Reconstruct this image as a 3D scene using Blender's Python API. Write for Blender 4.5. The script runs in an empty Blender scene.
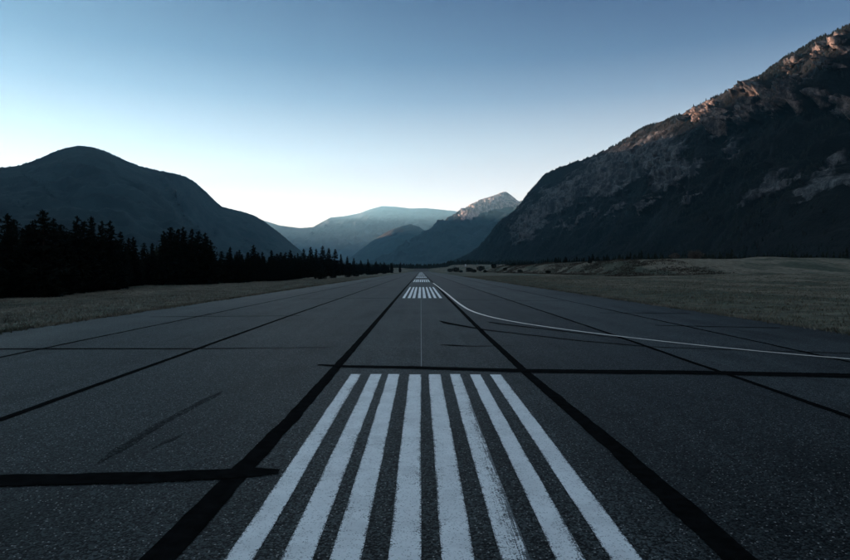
import bpy, math, random
import numpy as np

random.seed(7)
rng = np.random.default_rng(7)
sc = bpy.context.scene
col = sc.collection

# ------------------------------------------------------------------ camera
F, CX, CY, H = 616.0, 421.0, 270.3, 1.65       # focal length in photo pixels, vanishing point, eye height
cam_d = bpy.data.cameras.new('camera')
cam_d.sensor_fit = 'HORIZONTAL'; cam_d.sensor_width = 36.0
cam_d.lens = F / 850 * 36.0
cam_d.shift_x = (425 - CX) / 850
cam_d.shift_y = (CY - 280) / 850
cam_d.clip_start = 0.1; cam_d.clip_end = 120000
cam = bpy.data.objects.new('camera', cam_d); col.objects.link(cam)
cam.location = (0, 0, H); cam.rotation_euler = (math.pi / 2, 0, 0)
sc.camera = cam

# ------------------------------------------------------------------ sky, sun, exposure
SUN_AZ, SUN_EL = math.radians(-50), math.radians(3.7)
w = bpy.data.worlds.new('World'); sc.world = w; w.use_nodes = True
nt = w.node_tree; bg = nt.nodes['Background']
sky = nt.nodes.new('ShaderNodeTexSky'); sky.sky_type = 'NISHITA'; sky.sun_disc = False
sky.sun_elevation = SUN_EL; sky.sun_rotation = SUN_AZ
sky.altitude = 600; sky.air_density = 1.0; sky.dust_density = 0.3; sky.ozone_density = 4.0
# the clear sky is mixed with the pale dusk veil that whitens it towards the horizon (a function of elevation only)
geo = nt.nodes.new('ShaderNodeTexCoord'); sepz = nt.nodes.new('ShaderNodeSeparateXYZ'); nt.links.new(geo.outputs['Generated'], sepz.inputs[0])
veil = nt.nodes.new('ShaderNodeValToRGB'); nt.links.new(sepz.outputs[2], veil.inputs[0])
VEIL = [(0.0, (1.10, 1.06, 1.06)), (0.085, (0.97, 0.95, 0.97)), (0.125, (0.78, 0.80, 0.85)), (0.19, (0.49, 0.55, 0.64)), (0.265, (0.18, 0.242, 0.375)), (0.322, (0.055, 0.09, 0.21)), (0.40, (0.012, 0.016, 0.11)), (0.60, (0.10, 0.155, 0.235)), (1.0, (0.34, 0.385, 0.42))]  # upper stops brighten the sky overhead, added to lift light on the ground
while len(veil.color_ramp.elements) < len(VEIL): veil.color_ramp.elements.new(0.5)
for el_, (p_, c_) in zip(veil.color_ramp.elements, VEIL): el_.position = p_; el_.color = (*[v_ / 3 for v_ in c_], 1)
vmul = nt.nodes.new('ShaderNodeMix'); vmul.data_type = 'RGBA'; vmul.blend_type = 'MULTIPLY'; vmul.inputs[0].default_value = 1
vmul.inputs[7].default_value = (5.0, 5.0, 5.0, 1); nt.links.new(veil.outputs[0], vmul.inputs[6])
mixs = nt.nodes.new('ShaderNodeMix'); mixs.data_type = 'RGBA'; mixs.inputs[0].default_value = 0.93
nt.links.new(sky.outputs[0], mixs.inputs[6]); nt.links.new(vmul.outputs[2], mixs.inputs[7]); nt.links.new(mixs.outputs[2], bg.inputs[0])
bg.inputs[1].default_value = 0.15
sun_d = bpy.data.lights.new('sun', 'SUN'); sun_d.energy = 4.4; sun_d.angle = math.radians(0.5); sun_d.color = (1.0, 0.96, 0.93)
sun = bpy.data.objects.new('sun', sun_d); col.objects.link(sun)
sun.location = (-300, 400, 300)
sun.rotation_euler = (math.pi / 2 - SUN_EL, 0, -SUN_AZ + math.pi)      # light travels away from the sun
vs = sc.view_settings
vs.view_transform = 'Standard'; vs.look = 'None'; vs.gamma = 1.0; vs.use_curve_mapping = False
vs.exposure = 2.02
sc.cycles.max_bounces = 6; sc.cycles.volume_bounces = 1; sc.cycles.transparent_max_bounces = 8
sc.cycles.sample_clamp_indirect = 4.0

# ------------------------------------------------------------------ helpers
def sstep(a, b, x):
    t = np.clip((np.asarray(x, float) - a) / (b - a), 0, 1)
    return t * t * (3 - 2 * t)

_perm = np.random.default_rng(3).permutation(4096)
_gr = np.random.default_rng(4).uniform(0, 2 * np.pi, 4096)
_gx, _gy = np.cos(_gr), np.sin(_gr)
def perlin(x, y):
    x, y = np.broadcast_arrays(np.asarray(x, float), np.asarray(y, float))
    xi, yi = np.floor(x).astype(int), np.floor(y).astype(int)
    xf, yf = x - xi, y - yi
    u, v = xf**3 * (xf * (xf * 6 - 15) + 10), yf**3 * (yf * (yf * 6 - 15) + 10)
    def g(ix, iy, dx, dy):
        h = _perm[(_perm[ix & 4095] + iy) & 4095]
        return _gx[h] * dx + _gy[h] * dy
    a = g(xi, yi, xf, yf); b = g(xi + 1, yi, xf - 1, yf)
    c = g(xi, yi + 1, xf, yf - 1); d = g(xi + 1, yi + 1, xf - 1, yf - 1)
    return (a + u * (b - a)) * (1 - v) + (c + u * (d - c)) * v
def fbm(x, y, o=5, lac=2.03, gain=0.5):
    s = 0; a = 1.0
    for k in range(o):
        s = s + a * perlin(x + 17.3 * k, y - 9.1 * k); x = x * lac; y = y * lac; a *= gain
    return s
def ridged(x, y, o=5, lac=2.07, gain=0.5):
    s = 0; a = 1.0
    for k in range(o):
        s = s + a * (1 - 2.2 * np.abs(perlin(x + 31.7 * k, y + 5.3 * k))); x = x * lac; y = y * lac; a *= gain
    return s / 1.9 - 0.35

def ground_z(x, y):
    x = np.asarray(x, float); y = np.asarray(y, float)
    z = -0.7 * sstep(14, 30, -x) * sstep(-60, 0, y)
    z = z - 0.12 * sstep(11.2, 13, np.abs(x)) + 0.12 * sstep(15, 18, x)
    off = sstep(11.5, 16, np.abs(x))
    z = z + off * (0.05 * fbm(x * 0.35, y * 0.35, 3) + 0.22 * sstep(18, 40, np.abs(x)) * fbm(x * 0.06 + 5, y * 0.06, 4))
    # low plateau with a broken bank on the mountain side of the field, a ditch along its foot
    edge = 48 + 6 * fbm(y * 0.02, y * 0 + 3, 3)
    front = 132 + 9 * fbm(x * 0.03, x * 0 + 8, 3)
    up = sstep(0, 13, x - edge) * sstep(0, 55, y - front)
    z = z + up * (3.9 + 1.1 * fbm(x * 0.05, y * 0.03, 4)) + 4 * up * (1 - up) * 0.5 * ridged(x * 0.09, y * 0.05, 4)
    z = z + 1.3 * sstep(25, 90, x) * sstep(60, 130, y)
    z = z - 0.55 * sstep(24, 34, x) * np.exp(-((y - 122 - 0.03 * x) / 2.2) ** 2)
    z = z + 5.0 * sstep(850, 1150, y) + 2.0 * sstep(700, 900, y) * sstep(14, 40, np.abs(x))
    under = sstep(11.6, 10.6, np.abs(x)) * (y < 815) * (y > -75)
    return z * (1 - under) - 0.06
def gz(x, y): return float(ground_z(x, y))

def px_ground(px, py, z=0.0):
    Z = F * (H - z) / (py - CY)
    return ((px - CX) / F * Z, Z)
def px_at(px, py, Y):
    return ((px - CX) / F * Y, Y, H + (CY - py) / F * Y)
def to_px(P):
    Y = np.maximum(P[..., 1], 1.0)
    return CX + F * P[..., 0] / Y, CY - F * (P[..., 2] - H) / Y

def np_mesh(name, verts, faces, smooth=True):
    verts = np.asarray(verts, np.float32).reshape(-1, 3); faces = np.asarray(faces, np.int32)
    k = faces.shape[1]
    m = bpy.data.meshes.new(name)
    m.vertices.add(len(verts)); m.vertices.foreach_set('co', verts.ravel())
    m.loops.add(faces.size); m.loops.foreach_set('vertex_index', faces.ravel())
    m.polygons.add(len(faces)); m.polygons.foreach_set('loop_start', np.arange(0, faces.size, k, dtype=np.int32))
    if smooth: m.polygons.foreach_set('use_smooth', np.ones(len(faces), bool))
    m.update(calc_edges=True); m.validate()
    return m
def link(name, mesh, mat=None, parent=None, **props):
    o = bpy.data.objects.new(name, mesh); col.objects.link(o)
    if mat is not None and mesh is not None and not mesh.materials: mesh.materials.append(mat)
    if parent is not None: o.parent = parent
    for k, v in props.items(): o[k] = v
    return o
def grid_faces(nu, nv):
    i = np.arange(nu - 1)[:, None] * nv + np.arange(nv - 1)[None, :]
    return np.stack([i, i + nv, i + nv + 1, i + 1], -1).reshape(-1, 4)
def attr(mesh, name, vals):
    a = mesh.attributes.new(name, 'FLOAT', 'POINT'); a.data.foreach_set('value', np.asarray(vals, np.float32).ravel())

# ------------------------------------------------------------------ materials
class N:
    """small wrapper for building node materials"""
    def __init__(self, name, rough=0.9, spec=0.3):
        self.m = bpy.data.materials.new(name); self.m.use_nodes = True
        self.t = self.m.node_tree; self.b = self.t.nodes['Principled BSDF']
        self.b.inputs['Roughness'].default_value = rough
        self.b.inputs['Specular IOR Level'].default_value = spec
        self.co = self.t.nodes.new('ShaderNodeTexCoord').outputs['Object']
    def _set(self, sock, v):
        if hasattr(v, 'links'): self.t.links.new(v, sock)
        elif isinstance(v, tuple) and len(v) == 3 and sock.type == 'RGBA': sock.default_value = (*v, 1)
        else: sock.default_value = v
    def map(self, scale, loc=(0, 0, 0), rot=(0, 0, 0)):
        n = self.t.nodes.new('ShaderNodeMapping'); n.inputs['Scale'].default_value = scale
        n.inputs['Location'].default_value = loc; n.inputs['Rotation'].default_value = rot
        self.t.links.new(self.co, n.inputs[0]); return n.outputs[0]
    def noise(self, scale, detail=4, rough=0.55, vec=None, dist=0.0):
        n = self.t.nodes.new('ShaderNodeTexNoise'); self.t.links.new(vec or self.co, n.inputs['Vector'])
        n.inputs['Scale'].default_value = scale; n.inputs['Detail'].default_value = detail
        n.inputs['Roughness'].default_value = rough; n.inputs['Distortion'].default_value = dist
        return n.outputs['Fac']
    def voro(self, scale, out='Color', vec=None, rnd=1.0):
        n = self.t.nodes.new('ShaderNodeTexVoronoi'); self.t.links.new(vec or self.co, n.inputs['Vector'])
        n.inputs['Scale'].default_value = scale; n.inputs['Randomness'].default_value = rnd
        return n.outputs[out]
    def ramp(self, fac, a, b, lo=0.0, hi=1.0):
        n = self.t.nodes.new('ShaderNodeMapRange'); n.interpolation_type = 'SMOOTHSTEP'
        self._set(n.inputs[0], fac)
        for k, v in enumerate((a, b, lo, hi)): n.inputs[k + 1].default_value = v
        return n.outputs[0]
    def math(self, op, a, b=0.0, c=0.0):
        n = self.t.nodes.new('ShaderNodeMath'); n.operation = op
        self._set(n.inputs[0], a); self._set(n.inputs[1], b); self._set(n.inputs[2], c); return n.outputs[0]
    def mix(self, fac, a, b, mode='MIX'):
        n = self.t.nodes.new('ShaderNodeMix'); n.data_type = 'RGBA'; n.blend_type = mode
        self._set(n.inputs[0], fac); self._set(n.inputs[6], a); self._set(n.inputs[7], b); return n.outputs[2]
    def sep(self, v):
        n = self.t.nodes.new('ShaderNodeSeparateXYZ'); self.t.links.new(v, n.inputs[0]); return n.outputs
    def attr(self, name):
        n = self.t.nodes.new('ShaderNodeAttribute'); n.attribute_name = name; return n.outputs['Fac']
    def bump(self, h, strength=0.5, dist=0.01):
        n = self.t.nodes.new('ShaderNodeBump'); n.inputs['Strength'].default_value = strength
        n.inputs['Distance'].default_value = dist; self.t.links.new(h, n.inputs['Height'])
        self.t.links.new(n.outputs[0], self.b.inputs['Normal'])
    def color(self, c): self._set(self.b.inputs['Base Color'], c)
    def rough(self, c): self._set(self.b.inputs['Roughness'], c)

def asphalt_color(n):
    big = n.noise(0.35, 7, 0.68)
    lane = n.noise(1.0, 4, 0.6, n.map((1.3, 0.05, 1)))
    base = n.mix(n.ramp(big, 0.3, 0.7), (0.0085, 0.0102, 0.0101), (0.033, 0.0385, 0.038))
    base = n.mix(n.ramp(lane, 0.35, 0.7), base, (0.034, 0.040, 0.0395))
    wn = n.t.nodes.new('ShaderNodeTexWhiteNoise'); wn.noise_dimensions = '1D'       # each paving lane was laid separately
    n.t.links.new(n.math('FLOOR', n.math('DIVIDE', n.math('ADD', n.sep(n.co)[0], 1.52), 3.18)), wn.inputs['W'])
    lt = n.ramp(wn.outputs['Value'], 0.0, 1.0, 0.75, 1.3)
    cmb = n.t.nodes.new('ShaderNodeCombineXYZ'); [n.t.links.new(lt, cmb.inputs[i_]) for i_ in range(3)]
    base = n.mix(1.0, base, cmb.outputs[0], 'MULTIPLY')
    v = n.sep(n.voro(70))
    grit = n.mix(n.ramp(v[0], 0.25, 0.95), (0.12, 0.12, 0.13), (2.3, 2.3, 2.3))
    base = n.mix(1.0, base, grit, 'MULTIPLY')
    sp = n.sep(n.voro(58))
    spd = n.voro(58, 'Distance')
    white = n.math('MULTIPLY', n.ramp(sp[1], 0.86, 0.97), n.ramp(spd, 0.42, 0.30))
    base = n.mix(n.math('MULTIPLY', white, 0.85), base, (0.38, 0.37, 0.35))
    ck = n.noise(0.55, 6, 0.62, None, 0.6)
    crack = n.math('MULTIPLY', n.ramp(ck, 0.4955, 0.4985), n.ramp(ck, 0.5015, 0.4985))
    base = n.mix(n.math('MULTIPLY', crack, n.ramp(n.noise(0.3, 3), 0.48, 0.6, 0.0, 0.8)), base, (0.004, 0.004, 0.0045))
    return base
def asphalt_height(n):
    return n.math('ADD', n.math('MULTIPLY', n.voro(70, 'Distance'), -0.7), n.math('MULTIPLY', n.noise(160, 2), 0.3))

a = N('worn_asphalt', 0.55, 0.055)
a.color(asphalt_color(a)); a.bump(asphalt_height(a), 0.7, 0.008)
M_ASPH = a.m

a = N('tar_sealant', 1.0, 0.01)
a.color(a.mix(a.ramp(a.noise(9, 4), 0.3, 0.8), (0.003, 0.0035, 0.0037), (0.009, 0.0098, 0.010)))
a.bump(a.noise(60, 3), 0.5, 0.004)
M_TAR = a.m

a = N('tyre_rubber_stain', 0.7, 0.03)
st = a.ramp(a.noise(6, 5, 0.7, a.map((2.2, 0.4, 1))), 0.42, 0.62)
a.color(a.mix(a.math('MULTIPLY', st, 0.7), asphalt_color(a), (0.010, 0.011, 0.012)))
a.bump(asphalt_height(a), 0.9, 0.006)
M_STAIN = a.m

def paint(name, colr, wear, attr_edges=True):
    n = N(name, 0.42, 0.6)
    fine = n.noise(95, 3, 0.65); mid = n.noise(14, 5, 0.7); big = n.noise(1.6, 4, 0.6)
    chip = n.math('ADD', fine, n.math('MULTIPLY', n.math('SUBTRACT', mid, 0.5), 0.55))
    chip = n.math('ADD', chip, n.math('MULTIPLY', n.math('SUBTRACT', big, 0.5), 0.35))
    e = n.attr('edge')                       # 1 at the long edges of the painted bar, 0 inside
    chip = n.math('ADD', chip, n.math('MULTIPLY', e, 0.24))
    s = n.attr('scuff')
    streak = n.noise(3.0, 5, 0.75, n.map((26, 0.6, 1)))
    chip = n.math('ADD', chip, n.math('MULTIPLY', s, n.ramp(streak, 0.38, 0.58, 0.04, 0.30)))
    worn = n.ramp(chip, wear, wear + 0.05)
    tone = n.mix(n.ramp(n.noise(3.1, 6, 0.65), 0.35, 0.75), colr, tuple(c * 0.78 for c in colr))
    crack = n.math('MULTIPLY', n.ramp(n.noise(5, 3, 0.5, n.map((0.8, 5, 1)), 1.2), 0.495, 0.5), n.ramp(n.noise(5, 3, 0.5, n.map((0.8, 5, 1)), 1.2), 0.505, 0.5))
    tone = n.mix(n.math('MULTIPLY', crack, 0.35), tone, (0.2, 0.21, 0.22))
    tone = n.mix(n.math('MULTIPLY', n.ramp(n.sep(n.voro(120))[0], 0.92, 0.95), 0.55), tone, (0.12, 0.12, 0.12))
    n.color(n.mix(worn, tone, asphalt_color(n)))
    n.bump(n.math('ADD', asphalt_height(n), n.math('MULTIPLY', worn, -0.5)), 0.35, 0.004)
    return n.m
M_PAINT = paint('white_road_paint', (0.88, 0.89, 0.88), 0.665)
M_GUIDE = paint('faded_guide_paint', (0.16, 0.17, 0.17), 0.55)
M_LEAD = paint('cream_lead_in_paint', (0.86, 0.77, 0.66), 0.74)

# ground: dry grass, greener bands, bare gravelly soil beside the pavement
a = N('dry_grass_ground', 0.95, 0.15)
xyz = a.sep(a.co)
ax = a.math('ABSOLUTE', xyz[0])
n1 = a.noise(0.10, 6, 0.6, a.map((1.0, 0.35, 1)))
n2 = a.noise(0.9, 5, 0.65); n3 = a.noise(7, 4, 0.7)
dry = a.mix(a.ramp(n2, 0.3, 0.75), (0.098, 0.086, 0.064), (0.30, 0.265, 0.195))
green = a.mix(a.ramp(n2, 0.3, 0.75), (0.040, 0.050, 0.034), (0.095, 0.108, 0.075))
c = a.mix(a.ramp(n1, 0.42, 0.60), dry, green)
gb = a.math('ADD', ax, a.math('MULTIPLY', a.noise(0.12, 3), 8))
verge = a.math('MULTIPLY', a.ramp(gb, 27, 20), 0.6)
c = a.mix(verge, c, green)
soil = a.mix(n3, (0.045, 0.040, 0.035), (0.10, 0.092, 0.082))
c = a.mix(a.ramp(a.math('ADD', ax, a.math('MULTIPLY', n2, 2.0)), 13.2, 12.0), c, soil)
c = a.mix(a.math('MULTIPLY', a.ramp(a.noise(0.22, 5, 0.7, a.map((1, 0.5, 1), (40, 9, 0))), 0.60, 0.70), 0.8), c, (0.028, 0.024, 0.018))
c = a.mix(1.0, c, a.mix(n3, (0.45, 0.45, 0.45), (1.5, 1.5, 1.5)), 'MULTIPLY')
a.color(c); a.bump(a.math('ADD', n3, n2), 1.0, 0.08)
M_GROUND = a.m

def blade_mat(name, c1, c2):
    n = N(name, 0.9, 0.15)
    n.color(n.mix(n.ramp(n.noise(0.5, 5, 0.7), 0.3, 0.7), c1, c2)); return n.m
M_GRASS_L = blade_mat('grey_dry_grass', (0.118, 0.116, 0.092), (0.35, 0.335, 0.265))
M_GRASS_R = blade_mat('olive_dry_grass', (0.066, 0.075, 0.05), (0.28, 0.245, 0.185))
M_SCRUB = blade_mat('bank_scrub', (0.028, 0.025, 0.019), (0.105, 0.088, 0.068))
M_PALE = blade_mat('pale_scrub_leaves', (0.07, 0.066, 0.058), (0.15, 0.14, 0.12))

def forest_mat(name, c1, c2):
    n = N(name, 0.95, 0.1)
    n.color(n.mix(n.ramp(n.noise(0.02, 4), 0.35, 0.65), c1, c2)); return n.m
M_NEEDLE = forest_mat('dark_needles', (0.010, 0.015, 0.012), (0.016, 0.022, 0.015))
M_FOREST = forest_mat('slope_conifers', (0.010, 0.014, 0.012), (0.018, 0.022, 0.018))
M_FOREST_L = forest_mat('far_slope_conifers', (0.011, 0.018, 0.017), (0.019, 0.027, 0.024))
a = N('bark', 0.95, 0.1)
a.color(a.mix(a.noise(6, 4, 0.6, a.map((1, 1, 0.2))), (0.018, 0.014, 0.011), (0.045, 0.036, 0.030))); M_BARK = a.m

def mountain_mat(name, floor, rock_a, rock_b, sc1):
    n = N(name, 0.95, 0.15)
    r = n.attr('rock')
    n1 = n.noise(sc1, 8, 0.65); n2 = n.noise(sc1 * 6, 6, 0.7)
    vert = n.noise(sc1 * 4, 6, 0.7, n.map((1, 1, 0.25)))
    rk = n.mix(n.ramp(vert, 0.38, 0.64), tuple(0.6 * q for q in rock_a), rock_b)
    gul = n.noise(sc1 * 2.2, 7, 0.68, n.map((1, 0.55, 0.16)), 0.5)
    rk = n.mix(n.ramp(gul, 0.52, 0.66, 0.0, 0.75), rk, tuple(0.18 * q for q in rock_a))
    rk = n.mix(n.ramp(n2, 0.38, 0.52, 0.5, 0.0), rk, tuple(0.3 * q for q in rock_a))
    rk = n.mix(1.0, rk, n.mix(n.attr('pale'), (1.3, 1.36, 1.4), (3.2, 2.65, 2.35)), 'MULTIPLY')  # paler rock, with the pink of warm sunlight put into its colour
    for sc_, wd_ in ((3.2, 0.022), (9.0, 0.03)):
        cr = n.math('ABSOLUTE', n.math('SUBTRACT', n.noise(sc1 * sc_, 6, 0.62, n.map((1, 1, 0.45)), 0.4), 0.5))
        rk = n.mix(n.ramp(cr, 0.0, wd_, 0.5, 0.0), rk, tuple(0.16 * q for q in rock_a))
    fl = n.mix(n.ramp(n1, 0.35, 0.65), floor, tuple(q * 1.9 for q in floor))
    m = n.ramp(n.math('ADD', r, n.math('MULTIPLY', n.math('SUBTRACT', n2, 0.5), 0.95)), 0.32, 0.74)
    n.color(n.mix(m, fl, rk)); n.bump(n.math('ADD', n1, n.math('MULTIPLY', n2, 0.5)), 1.0, 8.0)
    return n.m

# ------------------------------------------------------------------ ground sheet
def axis(n, k, ext, c):
    t = np.linspace(-1, 1, n); return c + ext * np.sinh(k * t) / math.sinh(k)
gx, gy = axis(440, 8.2, 42000, 0), axis(460, 7.4, 42000, 70)
X, Y = np.meshgrid(gx, gy, indexing='ij')
V = np.stack([X, Y, ground_z(X, Y)], -1)
link('ground', np_mesh('ground', V, grid_faces(len(gx), len(gy))), M_GROUND, kind='structure',
     label='flat valley floor of dry grass with greener strips beside the runway', category='ground')

# ------------------------------------------------------------------ runway with seams and markings
ys = np.concatenate([np.arange(-70, 0, 2.0), np.arange(0, 90, 0.25), np.arange(90, 812, 3.0)])
cols = np.array([-11.16, -11.15, -8, -4, 0, 4, 8, 11.15, 11.16])
VX = np.repeat(cols[None, :], len(ys), 0); VZ = np.zeros_like(VX)
for k, s in ((1, -1), (7, 1)):
    VX[:, k] = s * (11.1 + 0.10 * fbm(ys * 0.25, ys * 0 + s * 7, 3) + 0.07 * fbm(ys * 1.7, ys * 0 + s * 3, 3))
VX[:, 0] = VX[:, 1] - 0.02; VX[:, 8] = VX[:, 7] + 0.02; VZ[:, 0] = VZ[:, 8] = -0.22
V = np.stack([VX, np.repeat(ys[:, None], 9, 1), VZ], -1)
f = grid_faces(len(ys), 9)[:, ::-1]
runway = link('runway', np_mesh('runway', V, f, False), M_ASPH, kind='structure',
              label='dark asphalt runway with tar sealed seams running to the mountains', category='runway')

def ribbon(name, pts, width, mat, z=0.004, wob=0.0, wvar=0.0, step=0.06, seed=0, taper=False, scuff=None, edge=False):
    """a thin sheet following a polyline on the pavement; uneven edges"""
    p = np.array(pts, float); d = np.r_[0, np.cumsum(np.hypot(*np.diff(p, axis=0).T))]
    n = max(2, int(d[-1] / step)); n = min(n, 1800)
    s = np.linspace(0, 1, n) ** (1.9 if d[-1] > 120 else 1) * d[-1]
    x, y = np.interp(s, d, p[:, 0]), np.interp(s, d, p[:, 1])
    tx, ty = np.gradient(x), np.gradient(y); L = np.hypot(tx, ty); nx, ny = ty / L, -tx / L
    c = wob * fbm(s * 0.35, s * 0 + seed + 0.5, 4)
    W = np.interp(s, d, width) if np.ndim(width) else np.full(n, width)
    if taper: W = W * np.minimum(1, np.minimum(s, d[-1] - s) / 0.5 + 0.15)
    l = W / 2 * (1 + wvar * fbm(s * 1.6, s * 0 + seed + 11, 5, 2.1, 0.65)); r = W / 2 * (1 + wvar * fbm(s * 1.6, s * 0 + seed + 23, 5, 2.1, 0.65))
    offs = [c - l, c - l + W * 0.1, c - l * 0.35, c + r * 0.35, c + r - W * 0.1, c + r] if edge else [c - l, c + r]
    k = len(offs)
    V = np.stack([np.stack([x + nx * o, y + ny * o, np.full(n, z)], -1) for o in offs], 1)
    m = np_mesh(name, V, grid_faces(n, k), False)
    if edge:
        attr(m, 'edge', np.repeat(np.array([1, 0.25, 0, 0, 0.25, 1.0])[None], n, 0))
        sf = np.zeros((n, k)) if scuff is None else scuff(y)[:, None] * np.array([0, 0.1, 0.35, 0.8, 1, 1.0])[None]
        attr(m, 'scuff', sf)
    return link(name, m, mat, runway)
def pxr(name, pp, width, mat, **k): return ribbon(name, [px_ground(*q) for q in pp], width, mat, **k)

# long seams between the paving lanes
ribbon('tar_seam', [(-1.52, -6), (-1.51, 3), (-1.44, 7), (-1.43, 14), (-1.47, 60), (-1.5, 800)], [0.22, 0.21, 0.17, 0.15, 0.17, 0.2], M_TAR, wob=0.006, wvar=0.2, seed=1)
ribbon('tar_seam', [(1.83, -6), (1.82, 3.6), (1.80, 6), (1.69, 10), (1.64, 16), (1.6, 40), (1.6, 800)], [0.21, 0.2, 0.19, 0.15, 0.14, 0.16, 0.2], M_TAR, wob=0.006, wvar=0.2, seed=2)
ribbon('tar_seam', [(-4.64, -6), (-4.64, 6.8), (-4.75, 20), (-4.72, 800)], 0.12, M_TAR, wob=0.02, wvar=0.22, seed=3)
ribbon('tar_seam', [(4.80, -6), (4.82, 7), (4.92, 17), (4.80, 60), (4.80, 800)], 0.11, M_TAR, wob=0.025, wvar=0.22, seed=4)
ribbon('tar_seam', [(-7.95, -6), (-7.95, 12), (-7.9, 800)], 0.10, M_TAR, wob=0.04, wvar=0.6, seed=5)
ribbon('tar_seam', [(7.74, -6), (7.72, 11), (7.9, 30), (7.9, 800)], 0.10, M_TAR, wob=0.04, wvar=0.6, seed=6)
# cross seams
T = dict(z=0.0075, wob=0.012, wvar=0.25)
pxr('tar_seam', [(318, 365), (345, 366.5), (420, 368), (520, 371), (600, 372), (700, 373), (850, 376), (1130, 381)], [0.10, 0.22, 0.26, 0.34, 0.36, 0.36, 0.42, 0.42], M_TAR, seed=7, **T)
pxr('tar_seam', [(-420, 492), (0, 481), (150, 477.5), (215, 475), (255, 472.5), (279, 472)], [0.27, 0.27, 0.26, 0.24, 0.22, 0.10], M_TAR, seed=8, **T)
pxr('tar_seam', [(-120, 350), (60, 349), (200, 349), (330, 347.5)], [0.09, 0.13, 0.08, 0.03], M_TAR, seed=9, **T)
pxr('tar_seam', [(440, 345), (452, 345.5), (470, 346.5), (515, 346)], [0.03, 0.14, 0.06, 0.02], M_TAR, seed=10, **T)
pxr('tar_seam', [(440, 321), (448, 323.5), (485, 330), (580, 341), (650, 347), (760, 351), (850, 353.5), (900, 355)], [0.08, 0.26, 0.12, 0.08, 0.07, 0.06, 0.06, 0.04], M_TAR, seed=11, **T)
pxr('tar_seam', [(488, 322), (500, 324), (560, 331), (625, 339)], [0.06, 0.16, 0.11, 0.03], M_TAR, seed=12, **T)
pxr('tar_seam', [(655, 325.5), (700, 326.5), (780, 328)], 0.12, M_TAR, seed=13, **T)
pxr('tar_seam', [(600, 313), (690, 313.5)], 0.14, M_TAR, seed=14, **T)
pxr('tar_seam', [(300, 299), (360, 298.5), (402, 298)], 0.20, M_TAR, seed=15, **T)
pxr('tar_seam', [(440, 299.5), (500, 300.5), (565, 301)], 0.16, M_TAR, seed=16, **T)
pxr('tar_seam', [(150, 317), (225, 316.5), (300, 316)], 0.12, M_TAR, seed=18, **T)
for k, (yy, x0, x1) in enumerate(((58, -10.8, 10.5), (88, -10.5, 3), (130, -9, 10.8))):
    ribbon('tar_seam', [(x0, yy), (x1, yy + 0.6)], 0.22, M_TAR, seed=30 + k, **T)
# rubber marks
for k, (pp, wd) in enumerate((([(98, 464), (150, 430), (222, 391)], 0.11), ([(152, 449), (185, 433)], 0.10))):
    pxr('tyre_mark', pp, wd, M_STAIN, z=0.0022, wob=0.05, wvar=0.5, seed=40 + k, taper=True)

# striped centreline bars: groups of eight, every 49 m
ST = [(-1.115, -0.950), (-0.800, -0.620), (-0.520, -0.340), (-0.190, 0.0), (0.117, 0.310), (0.454, 0.622), (0.770, 0.938), (1.085, 1.262)]
for g in range(11):
    y0, y1 = 9.75 - 24 + 49.4 * g, 9.75 + 49.4 * g
    if g: y0, y1 = y0 + 1.3, y1 + 1.3
    for i, (xa, xb) in enumerate(ST):
        ph = rng.uniform(0, 50); sf = lambda y, ph=ph: 0.5 * np.clip(fbm(y * 0.4 + ph, y * 0 + 3, 3) * 1.6, 0, 0.7)
        if g == 0 and i == 5: sf = lambda y: np.interp(y, [2.6, 4.5, 6.5, 9.5], [1, 1, 0.75, 0.15])
        if g == 0 and i == 6: sf = lambda y: np.interp(y, [2.6, 4.0, 4.8], [0.6, 0.45, 0])
        if g == 0 and i == 0: sf = lambda y: np.interp(y, [5, 7, 9.7], [0, 0.35, 0.45])
        xc = (xa + xb) / 2
        ribbon('painted_stripe', [(xc, y0 + rng.uniform(-.03, .03)), (xc, y1 + rng.uniform(-.03, .03))], xb - xa, M_PAINT, z=0.0045, wob=0.006, wvar=0.05,
               step=0.1 if g == 0 else 0.6, seed=60 + i + 9 * g, scuff=sf, edge=True)
ribbon('guide_line', [(0.005, 10.5), (0.0, 35)], 0.012, M_GUIDE, z=0.0035, wob=0.006, wvar=0.22, seed=50, edge=True)
# curved lead-in line
lead = [px_ground(*q) for q in ((1090, 375.5), (960, 369), (900, 365), (850, 361.2), (800, 357), (740, 350.2), (650, 341), (580, 332), (520, 324), (490, 318), (470, 311.5), (458, 303), (446, 293), (437, 286), (433, 283))]
q = np.array(lead); dd = np.r_[0, np.cumsum(np.hypot(*np.diff(q, axis=0).T))]
ss = np.linspace(0, dd[-1], 140)
qx, qy = np.interp(ss, dd, q[:, 0]), np.interp(ss, dd, q[:, 1])
for _ in range(30):
    qx[1:-1] = (qx[:-2] + qx[1:-1] * 2 + qx[2:]) / 4; qy[1:-1] = (qy[:-2] + qy[1:-1] * 2 + qy[2:]) / 4
ribbon('lead_in_line', list(zip(qx, qy))[2:], [0.05, 0.09] + list(np.linspace(0.11, 0.16, 136)), M_LEAD, z=0.0105, wob=0.01, wvar=0.1, seed=51, edge=True)

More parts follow.
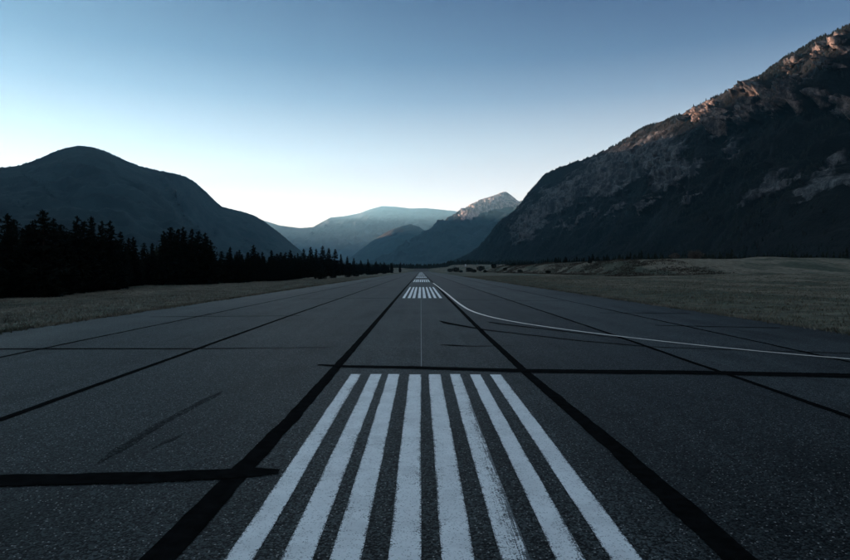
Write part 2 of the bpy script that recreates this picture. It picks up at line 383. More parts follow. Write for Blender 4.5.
# ------------------------------------------------------------------ mountains
def ridge_pts(lst):
    out = []
    for q in lst:
        out.append(q[1:] if q[0] == 'w' else px_at(*q))
    return np.array(out, float)
def mountain(name, label, pts, front, back, mat, nu=300, nv=140, spur=0.22, rough=0.05, prof=1.15, rock_fn=None, base=-12,
             spur_len=420.0, jag=0.010, seed=0, nb=40, off_pts=0, crag=0.022, flat=False, pale_fn=None):
    P = ridge_pts(pts)
    d = np.r_[0, np.cumsum(np.hypot(*np.diff(P[:, :2], axis=0).T))]
    s = np.r_[np.linspace(0, d[off_pts], 50)[:-1], np.linspace(d[off_pts], d[-1], nu - 49)] if off_pts else np.linspace(0, d[-1], nu)
    R = np.stack([np.interp(s, d, P[:, k]) for k in range(3)], -1)
    for k in range(2):
        Rk = np.r_[[R[0, k]] * 8, R[:, k], [R[-1, k]] * 8]; R[:, k] = np.convolve(Rk, np.ones(17) / 17, 'valid')
    front = np.array([np.interp(s, d, np.array(front)[:, k]) for k in range(2)]).T if np.ndim(front) > 1 else np.repeat(np.array([front], float), nu, 0)
    back = np.repeat(np.array([back], float), nu, 0)
    t = np.r_[np.linspace(0, 1, nv) ** 0.9, 1 + np.linspace(0, 1, nb)[1:]]
    tf = np.clip(1 - t, 0, 1); tb = np.clip(t - 1, 0, 1)
    hgt = np.where(t <= 1, np.clip(t, 0, 1) ** prof, (1 - tb) ** 1.2)
    S = s[:, None] + 0 * t[None]; Tt = np.repeat(t[None], nu, 0)
    X = R[:, None, 0] + front[:, None, 0] * tf[None] + back[:, None, 0] * tb[None]
    Y = R[:, None, 1] + front[:, None, 1] * tf[None] + back[:, None, 1] * tb[None]
    zr = R[:, 2] + jag * R[:, 2].max() * fbm(s / 60.0, s * 0 + seed, 5)
    Z = base + (zr[:, None] - base) * hgt[None]
    env = np.sin(np.pi * np.clip(np.where(Tt <= 1, Tt, 2 - Tt), 0, 1)) ** 0.8
    size = np.hypot(front[:, 0], front[:, 1])[:, None]
    warp = 0.35 * fbm(S / spur_len * 0.7 + seed, Tt * 2.0, 3)
    sp = ridged(S / spur_len + warp + seed * 3.1, Tt * 0.8 + seed, 5)
    fdir = front / size
    push = env * size * spur * sp
    X = X + fdir[:, None, 0] * push; Y = Y + fdir[:, None, 1] * push
    Z = Z + env * zr[:, None] * rough * 2.2 * fbm(X / 170 + seed, Y / 170 + Z / 120, 6)
    V = np.stack([X, Y, Z], -1)
    rock = np.zeros(X.shape)
    if rock_fn is not None:
        rock = rock_fn(V, S, Tt)
        cl = ridged(S / 45 + 0.3 * fbm(Z / 60, S / 60, 3), Z / 190 + seed, 5)
        led = fbm(S / 120, Z / 22, 5, 2.1, 0.6) + 0.55 * ridged(S / 15, Z / 55, 3) + 0.35 * fbm(S / 9, Z / 9, 2)
        amp = np.clip(rock + 0.15, 0, 1) * env ** 0.5 * size * crag * (1.0 if pale_fn is None else 0.3 + 0.7 * pale_fn(V))
        V[..., 0] += fdir[:, None, 0] * amp * (cl * 1.6 + led); V[..., 1] += fdir[:, None, 1] * amp * (cl * 1.6 + led)
        V[..., 2] += amp * 0.5 * led
    m = np_mesh(name, V, grid_faces(nu, len(t)), not flat)
    attr(m, 'rock', rock); attr(m, 'pale', np.ones(X.shape) if pale_fn is None else pale_fn(V))
    o = link(name, m, mat, kind='structure', label=label, category='mountain')
    return o, V, rock, nv

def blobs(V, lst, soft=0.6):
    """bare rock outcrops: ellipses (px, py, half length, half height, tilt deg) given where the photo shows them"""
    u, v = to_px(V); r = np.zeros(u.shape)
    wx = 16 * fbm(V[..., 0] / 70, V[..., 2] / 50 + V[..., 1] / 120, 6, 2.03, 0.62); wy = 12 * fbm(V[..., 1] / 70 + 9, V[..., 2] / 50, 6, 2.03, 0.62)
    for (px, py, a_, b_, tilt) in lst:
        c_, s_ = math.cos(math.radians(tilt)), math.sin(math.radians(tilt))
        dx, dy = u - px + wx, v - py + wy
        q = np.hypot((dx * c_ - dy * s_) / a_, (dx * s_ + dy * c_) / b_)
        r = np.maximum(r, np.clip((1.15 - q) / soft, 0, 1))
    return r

M_MT_R = mountain_mat('dark_slope_rock', (0.0035, 0.0045, 0.0045), (0.045, 0.046, 0.048), (0.125, 0.118, 0.112), 0.012)
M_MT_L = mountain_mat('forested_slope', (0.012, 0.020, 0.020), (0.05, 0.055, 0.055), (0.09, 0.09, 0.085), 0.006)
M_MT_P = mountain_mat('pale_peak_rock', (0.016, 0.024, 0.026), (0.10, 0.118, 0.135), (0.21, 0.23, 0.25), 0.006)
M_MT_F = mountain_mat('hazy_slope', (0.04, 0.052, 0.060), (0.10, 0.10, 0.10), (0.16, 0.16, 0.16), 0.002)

# right: big dark mountain running beside the runway
right_pts = [('w', 900, -3500, 420), ('w', 1000, -1800, 640), ('w', 1080, -400, 760), ('w', 1080, 600, 740), (1010, -45, 1100), (930, -12, 1280),
             (850, 26, 1500), (836, 31, 1540), (820, 37, 1590), (805, 47, 1640), (790, 55, 1690), (775, 65, 1750), (762, 76, 1800), (745, 82, 1870), (735, 86, 1910), (720, 95, 1990), (706, 102, 2060),
             (692, 110, 2130), (680, 115, 2190), (662, 121, 2280), (646, 127, 2380), (634, 133, 2450), (627, 139, 2520), (612, 147, 2640), (598, 154, 2760), (585, 159, 2880), (570, 164, 3020), (556, 169, 3150),
             (545, 175, 3280), (537, 185, 3380), (530, 195, 3480), (522, 207, 3600), (514, 220, 3720), (505, 231, 3850), (495, 241, 4000), (484, 250, 4200), (470, 258, 4500), (452, 266, 5000)]
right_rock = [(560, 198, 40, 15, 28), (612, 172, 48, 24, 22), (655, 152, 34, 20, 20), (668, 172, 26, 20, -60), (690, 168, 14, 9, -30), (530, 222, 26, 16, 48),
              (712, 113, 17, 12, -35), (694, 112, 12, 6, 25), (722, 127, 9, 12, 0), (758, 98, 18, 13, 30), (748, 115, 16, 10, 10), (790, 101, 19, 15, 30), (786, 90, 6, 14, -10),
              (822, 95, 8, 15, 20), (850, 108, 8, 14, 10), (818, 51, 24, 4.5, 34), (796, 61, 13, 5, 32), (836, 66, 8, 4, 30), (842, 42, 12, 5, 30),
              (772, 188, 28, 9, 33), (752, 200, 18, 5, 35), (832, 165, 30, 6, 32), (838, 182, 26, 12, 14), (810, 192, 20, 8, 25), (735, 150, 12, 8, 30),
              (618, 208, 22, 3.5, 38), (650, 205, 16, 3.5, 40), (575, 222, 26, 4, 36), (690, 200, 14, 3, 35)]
o_r, V_r, rock_r, nv_r = mountain('mountain', 'steep near black mountain with bare cliffs rising beside the runway field', right_pts,
    [(-520, -120)] * 4 + [(-560, -160)] * 10 + [(-470, -190)] * 12 + [(-380, -260)] * (len(right_pts) - 26), (620, 250), M_MT_R, nu=760, nv=270, off_pts=4, crag=0.075, flat=True, spur=0.20, rough=0.05, prof=1.1,
    rock_fn=lambda V, S, T: np.clip(blobs(V, right_rock), 0, 1) * (T <= 1), spur_len=300, jag=0.006, seed=2, pale_fn=lambda V: blobs(V, [r_ for r_ in right_rock if r_[1] < 130 and r_[0] > 680], 0.3))  # pale mask covers the high cliffs, whose sunlit warmth is in the tint

# left: rounded forested mountain, and a farther hidden ridge shaped to shade the slopes
left_pts = [('w', -3300, -3000, 500), ('w', -2700, -800, 760), ('w', -2350, 900, 800), ('w', -2200, 1900, 640), (-60, 176, 2700), (0, 168, 3000), (20, 165.5, 3120), (40, 158, 3250), (52, 152.5, 3320), (66, 147.5, 3420), (80, 145.5, 3500), (90, 146.5, 3560),
            (105, 151, 3650), (122, 158.5, 3760), (140, 166, 3900), (155, 170, 4050), (172, 173, 4250), (186, 176.5, 4450), (196, 183, 4650), (206, 192.5, 4850), (221, 206.5, 5100), (232, 209.5, 5250), (244, 212, 5400), (254, 215.5, 5550), (265, 222, 5700), (280, 233.5, 5900), (295, 246, 6100), (310, 259, 6350), (322, 270, 6600)]
o_l, V_l, rock_l, nv_l = mountain('mountain', 'rounded blue forested mountain with single dome above the tall pines', left_pts, [(1350, -1150)] * 6 + [(900, -1300)] * 10 + [(330, -1500)] * (len(left_pts) - 16), (-1500, 900), M_MT_L, nu=420, nv=150,
    spur=0.16, rough=0.045, prof=1.12, rock_fn=lambda V, S, T: np.clip(blobs(V, [(175, 188, 10, 3, -40)], 0.8), 0, 0.45), spur_len=520, jag=0.004, seed=5)
sh_pts = [('w', -7500, 4200, 700), ('w', -5600, 5600, 1000), (10, 187, 6700), (60, 184, 6900), (125, 186, 7200), (165, 195, 7500), (200, 206, 7800), (224, 213, 8000), (250, 219, 8250), (275, 236, 8600), (300, 256, 9000), (316, 270, 9300)]
mountain('mountain', 'unseen farther blue ridge behind the rounded dome mountain, shaped to cast shade', sh_pts, (560, -2300), (-2000, 1500), M_MT_L, nu=260, nv=110, spur=0.15, rough=0.04, spur_len=700, jag=0.005, seed=9)
shade_ridge_pts = [('w', -8200, 9000, 900), ('w', -7000, 10500, 1080), (110, 212, 12000), (150, 214, 12200), (190, 216, 12500), (225, 217, 12800), (250, 222, 13100), (268, 232, 13400), (285, 246, 13800), (300, 262, 14300)]  # unseen ridge, added to shade the spur and the peak's lower slopes
mountain('mountain', 'unseen blue ridge added beyond the nearer hidden ridge to shade spur and peak', shade_ridge_pts, (900, -2300), (-2000, 2000), M_MT_L, nu=160, nv=80, spur=0.12, rough=0.04, spur_len=900, jag=0.004, seed=29)
# middle distance: rocky peak beyond the dark mountain
pk_pts = [(400, 274, 11000), (425, 262, 10300), (440, 248, 9900), (455, 232, 9500), (464, 219, 9200), (467, 212, 9100), (475, 204, 8950), (484, 198, 8800), (493, 196, 8700), (500, 193, 8600), (506, 191.5, 8500), (511, 195, 8400),
          (516, 199.5, 8320), (521, 202, 8260), (528, 199, 8180), (540, 192, 8000), (570, 180, 7600), (620, 175, 7000), (700, 180, 6300)]
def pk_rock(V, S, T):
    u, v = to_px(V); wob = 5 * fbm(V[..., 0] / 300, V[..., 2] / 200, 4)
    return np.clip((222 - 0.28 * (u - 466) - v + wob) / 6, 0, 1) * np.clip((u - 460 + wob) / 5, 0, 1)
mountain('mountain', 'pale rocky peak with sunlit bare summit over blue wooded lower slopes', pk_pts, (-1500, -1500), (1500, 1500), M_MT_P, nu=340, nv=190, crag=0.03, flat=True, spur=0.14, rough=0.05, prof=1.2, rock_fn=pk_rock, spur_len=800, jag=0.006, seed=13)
# hazy blue spur and far ranges closing the valley
sp_pts = [(318, 272, 12745), (338, 263, 12298), (352, 256, 11962), (365, 246, 11627), (378, 237, 11403), (390, 230, 11235), (402, 226, 11180), (411, 224, 11180), (420, 227, 11235), (434, 238, 11403), (450, 252, 11739), (475, 268, 12298)]
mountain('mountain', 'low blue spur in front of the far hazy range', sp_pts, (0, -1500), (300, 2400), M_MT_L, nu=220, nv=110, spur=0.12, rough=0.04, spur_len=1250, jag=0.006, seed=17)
fr_pts = [(150, 235, 19800), (220, 214, 19470), (262, 220, 19140), (280, 225.5, 19008), (300, 228, 18810), (313, 227, 18612), (322, 222, 18480), (330, 217.5, 18348), (345, 216, 18150), (360, 213, 17952), (370, 209, 17820), (382, 206, 17754), (395, 206.5, 17754),
          (410, 208.5, 17820), (425, 208, 17820), (440, 209.5, 17820), (455, 211, 17820), (470, 213.5, 17820), (520, 218, 17820), (600, 222, 18150)]
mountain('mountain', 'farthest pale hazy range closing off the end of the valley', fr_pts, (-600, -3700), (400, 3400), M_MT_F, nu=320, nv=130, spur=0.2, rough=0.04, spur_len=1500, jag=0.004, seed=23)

# ------------------------------------------------------------------ woods on the slopes (far too many to count)
def tier_template(tiers, sides):
    V, Fc = [], []
    for k in range(tiers):
        z0 = 0.08 + 0.84 * k / tiers; z1 = min(1.0, z0 + 1.35 / tiers); r = 0.22 * (1 - 0.8 * k / tiers)
        b = len(V); V.append((0, 0, z1))
        for i in range(sides):
            th = 2 * math.pi * (i + 0.5 * k) / sides; V.append((r * math.cos(th), r * math.sin(th), z0))
        Fc += [(b, b + 1 + i, b + 1 + (i + 1) % sides) for i in range(sides)]
    return np.array(V), np.array(Fc)
def many_trees(name, mesh_mat, pos, hts, label, tiers=2, sides=5, fat=1.0):
    Tv, Tf = tier_template(tiers, sides); n = len(pos)
    th = rng.uniform(0, 6.28, n); c_, s_ = np.cos(th), np.sin(th)
    jit = 1 + 0.35 * rng.standard_normal((n, len(Tv)))
    wx = Tv[None, :, 0] * jit * fat * rng.uniform(0.7, 1.3, n)[:, None]; wy = Tv[None, :, 1] * jit * fat
    P = np.stack([(wx * c_[:, None] - wy * s_[:, None]) * hts[:, None], (wx * s_[:, None] + wy * c_[:, None]) * hts[:, None], Tv[None, :, 2] * hts[:, None] * (1 + 0.06 * rng.standard_normal((n, len(Tv))))], -1) + pos[:, None, :]
    Fc = (Tf[None] + (np.arange(n) * len(Tv))[:, None, None]).reshape(-1, 3)
    return link(name, np_mesh(name, P, Fc, False), mesh_mat, kind='stuff', label=label, category='woods')
def scatter(V, rock, nv, n, tmin=0.0, ridge_n=0, u_rng=(0, 1), clump=1 / 90):
    nu = V.shape[0]
    ui = rng.uniform(u_rng[0] * (nu - 2), u_rng[1] * (nu - 2), n); ti = rng.uniform(tmin * nv, nv - 1.01, n)
    if ridge_n:
        ui = np.r_[ui, rng.uniform(u_rng[0] * (nu - 2), u_rng[1] * (nu - 2), ridge_n)]; ti = np.r_[ti, rng.uniform(nv - 6, nv - 0.5, ridge_n)]
    i, j = ui.astype(int), ti.astype(int); a_, b_ = (ui - i)[:, None], (ti - j)[:, None]
    p = V[i, j] * (1 - a_) * (1 - b_) + V[i + 1, j] * a_ * (1 - b_) + V[i, j + 1] * (1 - a_) * b_ + V[i + 1, j + 1] * a_ * b_
    keep = ((rock[i, j] < 0.3) | (rng.random(len(i)) < 0.03)) & (fbm(p[:, 0] * clump, p[:, 1] * clump + p[:, 2] * clump, 3) > -0.22) & (p[:, 2] > 2)
    return p[keep]
p = scatter(V_r, rock_r, nv_r, 56000, 0.0, 6000, (0.055, 1.0)); p[:, 2] -= 1.0
many_trees('slope_woods', M_FOREST, p, rng.uniform(5, 11, len(p)), 'dark conifer woods covering the near black mountain', 2, 5)
p = scatter(V_l, rock_l, nv_l, 3000, 0.55, 5000, (0.3, 1.0), 1 / 200); p[:, 2] -= 3.5
many_trees('slope_woods', M_FOREST_L, p, rng.uniform(6, 12, len(p)), 'blue green woods covering the rounded dome mountain', 1, 5, 1.3)

# ------------------------------------------------------------------ pines
def tube(pts, rad, sides=6):
    V, Fc = [], []
    for k, (q, r) in enumerate(zip(pts, rad)):
        for i in range(sides):
            th = 2 * math.pi * i / sides; V.append((q[0] + r * math.cos(th), q[1] + r * math.sin(th), q[2]))
        if k:
            b = (k - 1) * sides
            for i in range(sides): Fc.append((b + i, b + (i + 1) % sides, b + sides + (i + 1) % sides, b + sides + i))
    return V, Fc
def make_pine(seed, height, radius, round_top, sparse, low=0.06):
    """unit pine: trunk with limbs, and a crown of needle tufts on whorled boughs"""
    r = np.random.default_rng(seed)
    lean = r.uniform(-0.02, 0.02, 2) * height
    tp = [(lean[0] * k * k / 36, lean[1] * k * k / 36, height * 0.97 * k / 6 - (0.15 if k == 0 else 0)) for k in range(7)]
    TV, TF = tube(tp, [0.018 * height * (1 - 0.15 * k) + 0.01 for k in range(7)])
    CV, CF = [], []
    nw = int(27 - 8 * sparse)
    for k in range(nw):
        h = low + (0.985 - low) * (k + r.uniform(-0.3, 0.3)) / (nw - 1); h = min(max(h, 0.03), 0.985)
        e = min(1.0, (1 - h) / (1 - low))
        prof = (e ** 0.85) * (1 - round_top) + round_top * (math.sqrt(max(0.02, 1 - max(0.0, 1 - e * 1.02) ** 2.4)))
        if h < low + 0.12: prof *= 0.75
        nb = int(r.integers(5, 8))
        for b in range(nb):
            if r.random() < 0.18 * sparse: continue
            hw, h = h, min(0.985, max(0.03, h + r.normal(0, 0.022)))
            e = min(1.0, (1 - h) / (1 - low))
            th = 6.283 * (b + r.uniform(-0.35, 0.35)) / nb + k * 1.3
            L = radius * prof * r.uniform(0.55, 1.25) + 0.008 * height
            up = (0.42 * (h - 0.35)) + r.uniform(-0.08, 0.12)
            ox, oy, oz = lean[0] * h * h, lean[1] * h * h, h * height
            d = np.array([math.cos(th), math.sin(th), up])
            e0 = len(TV); wd = 0.006 * height * (1 - h) + 0.006
            p0 = np.array([ox, oy, oz]); p1 = p0 + d * L * 0.85; p1[2] -= 0.06 * L
            TV += [tuple(p0 + (0, 0, wd)), tuple(p0 + (0, 0, -wd)), tuple(p1), tuple(p1 + (0, 0, 0.005))]; TF += [(e0, e0 + 1, e0 + 2, e0 + 3)]
            nt_ = max(2, int(3 + 6 * L / max(radius, 0.01)))
            for s in range(nt_):
                f_ = (s + 0.6) / nt_
                c_ = p0 + d * L * f_ + r.normal(0, 0.05 * L + 0.03, 3); c_[2] -= 0.10 * L * f_ * f_
                size = height * r.uniform(0.022, 0.046) * (0.32 + 0.68 * min(1.0, 1.5 * e))
                for q_ in range(5):
                    a1 = r.normal(0, 1, 3); a1 /= np.linalg.norm(a1); a1 = a1 + d * 0.8; a1 /= np.linalg.norm(a1)
                    a2 = np.cross(a1, r.normal(0, 1, 3)); a2 /= np.linalg.norm(a2) + 1e-6
                    i0 = len(CV)
                    CV += [tuple(c_ - a2 * size * 0.35), tuple(c_ + a1 * size * 1.7 + r.normal(0, size * .2, 3)), tuple(c_ + a2 * size * 0.35), tuple(c_ - a1 * size * 0.6)]
                    CF.append((i0, i0 + 1, i0 + 2, i0 + 3))
            h = hw
    for q_ in range(14):                                    # leader tuft
        c_ = np.array([lean[0], lean[1], height * r.uniform(0.93, 1.0)]); a1 = np.array([r.normal(0, .4), r.normal(0, .4), 1.0]); s_ = height * 0.025
        a2 = np.cross(a1, r.normal(0, 1, 3)); a2 /= np.linalg.norm(a2); i0 = len(CV)
        CV += [tuple(c_ - a2 * s_ * .4), tuple(c_ + a1 * s_), tuple(c_ + a2 * s_ * .4), tuple(c_ - a1 * s_)]; CF.append((i0, i0 + 1, i0 + 2, i0 + 3))
    return np_mesh('trunk', TV, TF, False), np_mesh('crown', CV, CF, False)
PROTO = [('pine_tree', 'bushy', make_pine(11, 8, 1.6, 0.42, 0.2)), ('pine_tree', 'ragged', make_pine(12, 8, 1.5, 0.3, 0.5)),
         ('spruce_tree', 'narrow', make_pine(13, 8, 1.2, 0.12, 0.0)), ('spruce_tree', 'pointed', make_pine(14, 8, 1.4, 0.2, 0.15)),
         ('pine_tree', 'broad', make_pine(15, 8, 1.8, 0.5, 0.4)), ('pine_tree', 'slender', make_pine(16, 8, 1.3, 0.3, 0.3))]
for _, _, (tm, cm) in PROTO: tm.materials.append(M_BARK); cm.materials.append(M_NEEDLE)
def pine(x, y, h, k, place, group):
    name, word, (tm, cm) = PROTO[k]
    e = bpy.data.objects.new(name, None); col.objects.link(e); e.empty_display_size = 0.5
    s = h / 8.0
    e.location = (x, y, gz(x, y) - 0.05); e.rotation_euler = (0, 0, random.uniform(0, 6.28)); e.scale = (s * random.uniform(0.9, 1.2), s * random.uniform(0.9, 1.2), s)
    kind = 'spruce' if 'spruce' in name else 'pine'
    size = 'tall' if h > 7.2 else 'middling' if h > 5.2 else 'low'
    e['label'] = f'{size} dark {word} {kind} {place}'; e['category'] = 'tree'; e['group'] = group
    link('trunk', tm, None, e); link('crown', cm, None, e)
    return e

# the edge of the wood on the left, as points (x, y)
EDGE = np.array([(-46, -45), (-44, 0), (-41, 30), (-37.6, 55), (-37.8, 67), (-46, 100), (-41, 120), (-33, 150), (-38, 192), (-41, 260), (-43, 330), (-42, 450), (-30, 640)], float)
# trees that stand out on the skyline: photo column, top row, distance
SKYLINE = [(-14, 222, 58, 4), (6, 214, 58, 4), (15, 219, 60, 0), (24, 228, 64, 2), (33, 221, 60, 3), (44, 210, 60, 0), (53, 219, 62, 1), (62, 224, 64, 0), (76, 216, 68, 3), (84, 221, 70, 0), (92, 217, 74, 2), (101, 221, 74, 3), (111, 221, 76, 3), (120, 232, 82, 1),
           (128, 238, 95, 2), (134, 237, 96, 3), (143, 243, 104, 1), (152, 243, 104, 2), (163, 231, 104, 3), (170, 227, 106, 0), (177, 229, 106, 2), (184, 227, 108, 3), (191, 229, 108, 2), (198, 231, 110, 0), (206, 233, 110, 3), (211, 240, 112, 4),
           (222, 251, 120, 0), (230, 247, 124, 2), (240, 250, 128, 1), (248, 252, 132, 0), (254, 245, 140, 3), (262, 252, 142, 1), (272, 250, 150, 2), (281, 252, 155, 0), (290, 250, 165, 3), (298, 253, 185, 2), (304, 249, 205, 1),
           (311, 247, 225, 3), (316, 249, 235, 2), (322, 246, 250, 1), (329, 248, 265, 3), (335, 249, 280, 0), (341, 254, 295, 2), (347, 256, 310, 3), (354, 258, 325, 1), (361, 260, 340, 0), (368, 259, 330, 2), (376, 261, 380, 3), (384, 262, 440, 0), (392, 262.5, 520, 2), (400, 263.5, 600, 3)]
PLACES = [(118, 'in the tall grove bordering the grey grass', 'tall grove at the grass edge'), (216, 'in the tall clump behind the widest strip of grass', 'tall clump of pines'),
          (306, 'in the long low row of the treeline', 'long low treeline'), (345, 'in the raised knot of trees above the lone round bush', 'knot of trees by the lone bush'), (999, 'in the shrinking row running to the far end of the runway', 'row running to the runway end')]
def place_of(px):
    for lim, t_, g_ in PLACES:
        if px < lim: return t_, g_
for (px, py, Z, k) in SKYLINE:
    x = (px - CX) / F * Z; top = H + (CY - py) / F * Z
    pine(x, Z, top - gz(x, Z), k, *place_of(px))
# fill: front and second row along the edge
ne = np.hypot(*np.diff(EDGE, axis=0).T); de = np.r_[0, np.cumsum(ne)]
def edge_point(s, depth):
    return np.interp(s, de, EDGE[:, 0]) - depth, np.interp(s, de, EDGE[:, 1])
def edge_height(px):
    return np.interp(px, [-400, 0, 110, 125, 150, 160, 208, 216, 300, 320, 345, 400], [7, 6.2, 6.4, 5.2, 5.4, 8.0, 8.0, 5.6, 6.2, 7.6, 6.6, 7.5])
s = de[1]; cnt = 0
while s < de[-1]:
    yy = np.interp(s, de, EDGE[:, 1])
    for depth in (0.3, 2.6):
        x, y = edge_point(s + random.uniform(-0.8, 0.8), depth + random.uniform(-0.7, 1.1))
        px = CX + F * x / max(y, 1) if y > 20 else -300
        hh = edge_height(px) * random.uniform(0.72, 1.15)
        pine(float(x), float(y), float(hh), random.choice((0, 1, 2, 3, 4, 5)), *place_of(px)); cnt += 1
    s += (2.1 if yy < 130 else 1.8 if yy < 200 else 4.0 if yy < 350 else 8.0) * random.uniform(0.8, 1.2)
print('edge pines', cnt)
# the wood behind the edge, and woods further off
q = []
for _ in range(2600):
    s = random.uniform(de[1], de[-1]); x, y = edge_point(s, random.uniform(5, 26) * random.uniform(0.6, 1.4)); q.append((x, y))
q = np.array(q); pxq = np.where(q[:, 1] > 20, CX + F * q[:, 0] / np.maximum(q[:, 1], 1), -300)
hq = edge_height(pxq) * rng.uniform(0.6, 1.0, len(q))
many_trees('wood_interior', M_NEEDLE, np.c_[q, ground_z(q[:, 0], q[:, 1]) - 0.1], hq, 'dense dark wood filling in behind the edge pines', 4, 7, 0.9)
q = np.c_[rng.uniform(-420, 420, 2600), rng.uniform(1180, 1700, 2600)]
many_trees('far_wood', M_NEEDLE, np.c_[q, ground_z(q[:, 0], q[:, 1]) - 0.2], rng.uniform(6, 12, len(q)), 'low dark wood across the valley beyond the runway end', 3, 6, 1.2)
q = np.c_[rng.uniform(75, 330, 5200), rng.uniform(215, 1150, 5200)]
q = q[(q[:, 0] > 75 + 25 * fbm(q[:, 1] * 0.01, q[:, 1] * 0 + 2, 3)) & (q[:, 0] > 0.14 * q[:, 1])]
many_trees('mountain_foot_wood', M_NEEDLE, np.c_[q, ground_z(q[:, 0], q[:, 1]) - 0.2], rng.uniform(2.2, 4.6, len(q)), 'dark wood along the foot of the near black mountain', 3, 6, 0.95)
for _ in range(46):                                          # single trees near the far bank
    y = random.uniform(210, 620); x = 52 + random.uniform(4, 26) + 0.03 * y
    pine(x, y, random.uniform(1.8, 3.8), random.choice((0, 1, 4, 5)), 'standing on the broken bank under the black mountain', 'trees along the broken bank')
# ------------------------------------------------------------------ bushes
def make_bush(seed, n, rx, rz, mat):
    r = np.random.default_rng(seed); CV, CF = [], []
    for _ in range(n):
        u = r.normal(0, 1, 3); u /= np.linalg.norm(u); rad = r.uniform(0.35, 1.0) ** 0.5
        lump = 1 + 0.25 * math.sin(5 * u[0] + seed) + 0.2 * math.sin(7 * u[1] + 2 * seed)
        c_ = np.array([u[0] * rx * rad * lump, u[1] * rx * rad * lump, rz * (0.95 + u[2] * rad * 0.95 * lump)]); s_ = r.uniform(0.06, 0.13)
        a1 = u + r.normal(0, .6, 3); a1 /= np.linalg.norm(a1); a2 = np.cross(a1, r.normal(0, 1, 3)); a2 /= np.linalg.norm(a2); i0 = len(CV)
        CV += [tuple(c_ - a2 * s_ * .5), tuple(c_ + a1 * s_ * 1.6), tuple(c_ + a2 * s_ * .5), tuple(c_ - a1 * s_)]; CF.append((i0, i0 + 1, i0 + 2, i0 + 3))
    m = np_mesh('foliage', CV, CF, False); m.materials.append(mat)
    SV, SF = [], []
    for b in range(7):
        th = 6.28 * b / 7 + seed; q0 = np.array([0, 0, -0.1]); q1 = np.array([math.cos(th) * rx * .6, math.sin(th) * rx * .6, rz * 1.2])
        v_, f_ = tube([q0 + (q1 - q0) * t_ for t_ in (0, .5, 1)], (0.035, 0.022, 0.008), 5); f_ = [tuple(i + len(SV) for i in g_) for g_ in f_]; SV += v_; SF += f_
    st_ = np_mesh('stem', SV, SF, False); st_.materials.append(M_BARK)
    return m, st_
def bush(x, y, s, meshes, label, group=None):
    e = bpy.data.objects.new('bush', None); col.objects.link(e); e.location = (x, y, gz(x, y)); e.scale = (s, s, s); e.rotation_euler[2] = random.uniform(0, 6)
    e['label'] = label; e['category'] = 'bush'
    if group: e['group'] = group
    link('foliage', meshes[0], None, e); link('stem', meshes[1], None, e)
B_DARK = make_bush(1, 1500, 1.0, 0.75, M_NEEDLE); B_PALE = make_bush(2, 1300, 1.1, 0.6, M_PALE); B_DARK2 = make_bush(5, 1200, 0.9, 0.7, M_NEEDLE)
bush(-26.8, 164, 1.5, B_DARK, 'low round dark bush standing alone in the grass before the treeline')
bush(-28.6, 200, 1.3, B_DARK2, 'small dark bush just beyond the lone round bush')
for (px, Z) in ((348, 210), (356, 235), (372, 330), (384, 420)):
    bush((px - CX) / F * Z, Z, random.uniform(1.2, 1.9), B_DARK2, 'dark bush at the edge of the shrinking row of trees', 'bushes along the shrinking tree row')
for (px, Z, s_) in ((450, 640, 2.6), (456, 600, 3.4), (461, 470, 1.3), (469, 560, 3.0), (474, 430, 1.6), (481, 520, 3.2), (485, 400, 1.2), (494, 470, 2.4), (505, 380, 1.1), (513, 420, 1.7)):
    bush((px - CX) / F * Z, Z, s_, B_DARK2 if s_ > 2.25 else B_DARK, ('large' if s_ > 2.2 else 'small') + ' dark rounded bush in the grass near the white marker board', 'dark bushes near the white marker board')
bush((695 - CX) / F * 190, 190, 2.0, B_PALE, 'larger pale leafless looking bush on the bank against the black mountain')
bush((675 - CX) / F * 196, 196, 1.5, B_PALE, 'smaller pale bush on the bank beside the larger pale bush')
for (px, Z, s_) in ((520, 300, 1.2), (548, 240, 1.0), (590, 215, 0.9), (628, 190, 0.8), (745, 230, 0.6), (805, 240, 0.6)):
    bush((px - CX) / F * Z, Z, s_, B_DARK2, 'low dark bush dotted along the broken bank', 'dark bushes on the bank')

# ------------------------------------------------------------------ grass and scrub (stuff)
def blades(name, pos, hts, mat, label, cat='grass', per=4, wid=0.12, spread=0.07):
    n = len(pos); P = np.repeat(pos, per, 0); Hh = np.repeat(hts, per) * rng.uniform(0.6, 1.25, n * per)
    P[:, :2] += rng.normal(0, 1, (n * per, 2)) * (spread + np.repeat(hts, per)[:, None] * 0.35)
    th = rng.uniform(0, 6.28, n * per); dx, dy = np.cos(th), np.sin(th)
    ln = rng.normal(0, 0.55, (n * per, 2)) * Hh[:, None]; wd = Hh * wid + 0.012
    A = P.copy(); A[:, 0] -= dx * wd; A[:, 1] -= dy * wd; B = P.copy(); B[:, 0] += dx * wd; B[:, 1] += dy * wd
    A[:, 2] -= 0.02; B[:, 2] -= 0.02
    C = P.copy(); C[:, :2] += ln; C[:, 2] += Hh
    return link(name, np_mesh(name, np.stack([A, B, C], 1), np.arange(3 * n * per).reshape(-1, 3), False), mat, kind='stuff', label=label, category=cat)
def field(n, x0, x1, y0, y1, pw=1.7):
    y = y0 + (y1 - y0) * rng.uniform(0, 1, n) ** pw; x = x0 + (x1 - x0) * rng.uniform(0, 1, n) ** 1.15
    k = fbm(x * 0.3, y * 0.3, 3) + rng.normal(0, 0.35, n) > -0.15
    return np.c_[x[k], y[k], ground_z(x[k], y[k])]
yv = rng.uniform(0, 1, 16000) ** 1.6 * 110; xv = rng.choice((-1, 1), 16000) * (11.02 + np.abs(rng.normal(0, 0.35, 16000)) + 0.25 * np.clip(fbm(yv * 0.5, yv * 0 + 2, 3), -0.3, 1))
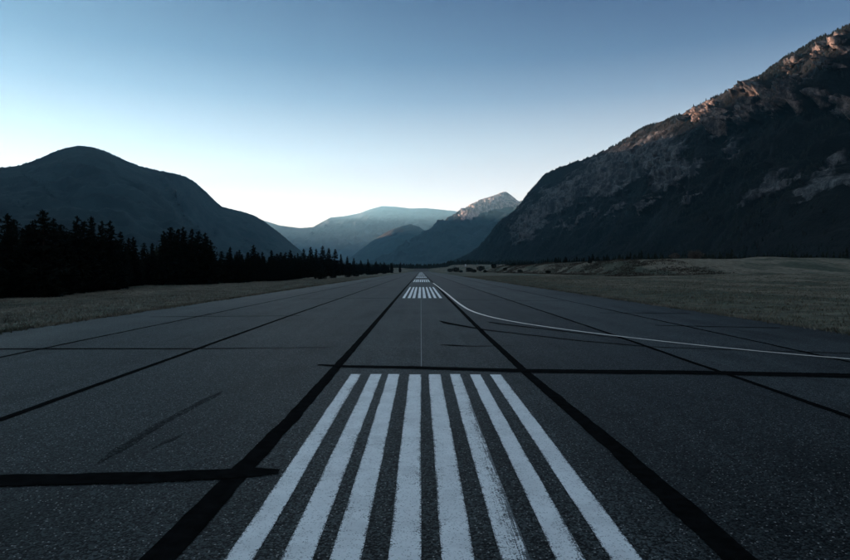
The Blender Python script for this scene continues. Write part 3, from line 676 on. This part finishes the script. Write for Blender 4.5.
p = np.c_[xv, yv, np.where(np.abs(xv) < 11.2, -0.02, ground_z(xv, yv))]; blades('verge_weeds', p, rng.uniform(0.03, 0.14, len(p)), M_GRASS_R, 'ragged weeds creeping over the runway edges')
p = field(120000, -11.7, -47, -10, 190); blades('grass', p, rng.uniform(0.03, 0.12, len(p)), M_GRASS_L, 'short grey dry grass between the runway and the pines')
p = field(130000, 11.7, 75, -10, 190); blades('grass', p, rng.uniform(0.03, 0.13, len(p)), M_GRASS_R, 'brown and olive grass between the runway and the broken bank')
y = rng.uniform(135, 480, 26000); x = 45 + rng.uniform(0, 24, 26000)
k = fbm(x * 0.12, y * 0.08, 4) + rng.normal(0, 0.15, len(x)) > -0.02
p = np.c_[x[k], y[k], ground_z(x[k], y[k])]; blades('bank_scrub', p, rng.uniform(0.1, 0.38, len(p)), M_SCRUB, 'dark low scrub growing over the broken bank', 'scrub', 6, 0.25, 0.25)

# ------------------------------------------------------------------ white marker post by the runway end
def box(V, Fc, cx, cy, cz, sx, sy, sz):
    b = len(V)
    V += [(cx + i * sx / 2, cy + j * sy / 2, cz + k * sz / 2) for k in (-1, 1) for j in (-1, 1) for i in (-1, 1)]
    Fc += [tuple(b + i for i in f_) for f_ in ((0, 2, 3, 1), (4, 5, 7, 6), (0, 1, 5, 4), (2, 6, 7, 3), (0, 4, 6, 2), (1, 3, 7, 5))]
a = N('weathered_white_panel', 0.6, 0.3); a.color(a.mix(a.noise(5, 4), (0.62, 0.64, 0.64), (0.8, 0.8, 0.78))); M_PANEL = a.m
a = N('grey_post_metal', 0.5, 0.5); a.color(a.mix(a.noise(8, 3), (0.2, 0.21, 0.22), (0.3, 0.31, 0.32))); M_POST = a.m
x, y = (465.5 - CX) / F * 300, 300.0
e = bpy.data.objects.new('marker_sign', None); col.objects.link(e); e.location = (x, y, gz(x, y))
e['label'] = 'small white upright marker board on post in the grass near the runway end'; e['category'] = 'sign'
v_, f_ = [], []; box(v_, f_, 0, 0, 4.0, 0.7, 0.05, 1.2); link('board', np_mesh('board', v_, f_, False), M_PANEL, e)
v_, f_ = [], []; box(v_, f_, 0, 0.07, 2.2, 0.08, 0.08, 4.7); link('post', np_mesh('post', v_, f_, False), M_POST, e)

# ------------------------------------------------------------------ haze
hz = bpy.data.materials.new('valley_haze'); hz.use_nodes = True; t = hz.node_tree
t.nodes.remove(t.nodes['Principled BSDF'])
pv = t.nodes.new('ShaderNodeVolumePrincipled'); pv.inputs['Color'].default_value = (0.34, 0.76, 1.0, 1); pv.inputs['Absorption Color'].default_value = (1, 1, 1, 1)
pv.inputs['Density'].default_value = 3.7e-5; pv.inputs['Anisotropy'].default_value = 0.4
t.links.new(pv.outputs[0], t.nodes['Material Output'].inputs['Volume'])
v_, f_ = [], []; box(v_, f_, 0, 0, 985, 88000, 88000, 2000)
link('haze', np_mesh('haze', v_, f_, False), hz, kind='stuff', label='pale blue valley haze fading the far ranges', category='haze')
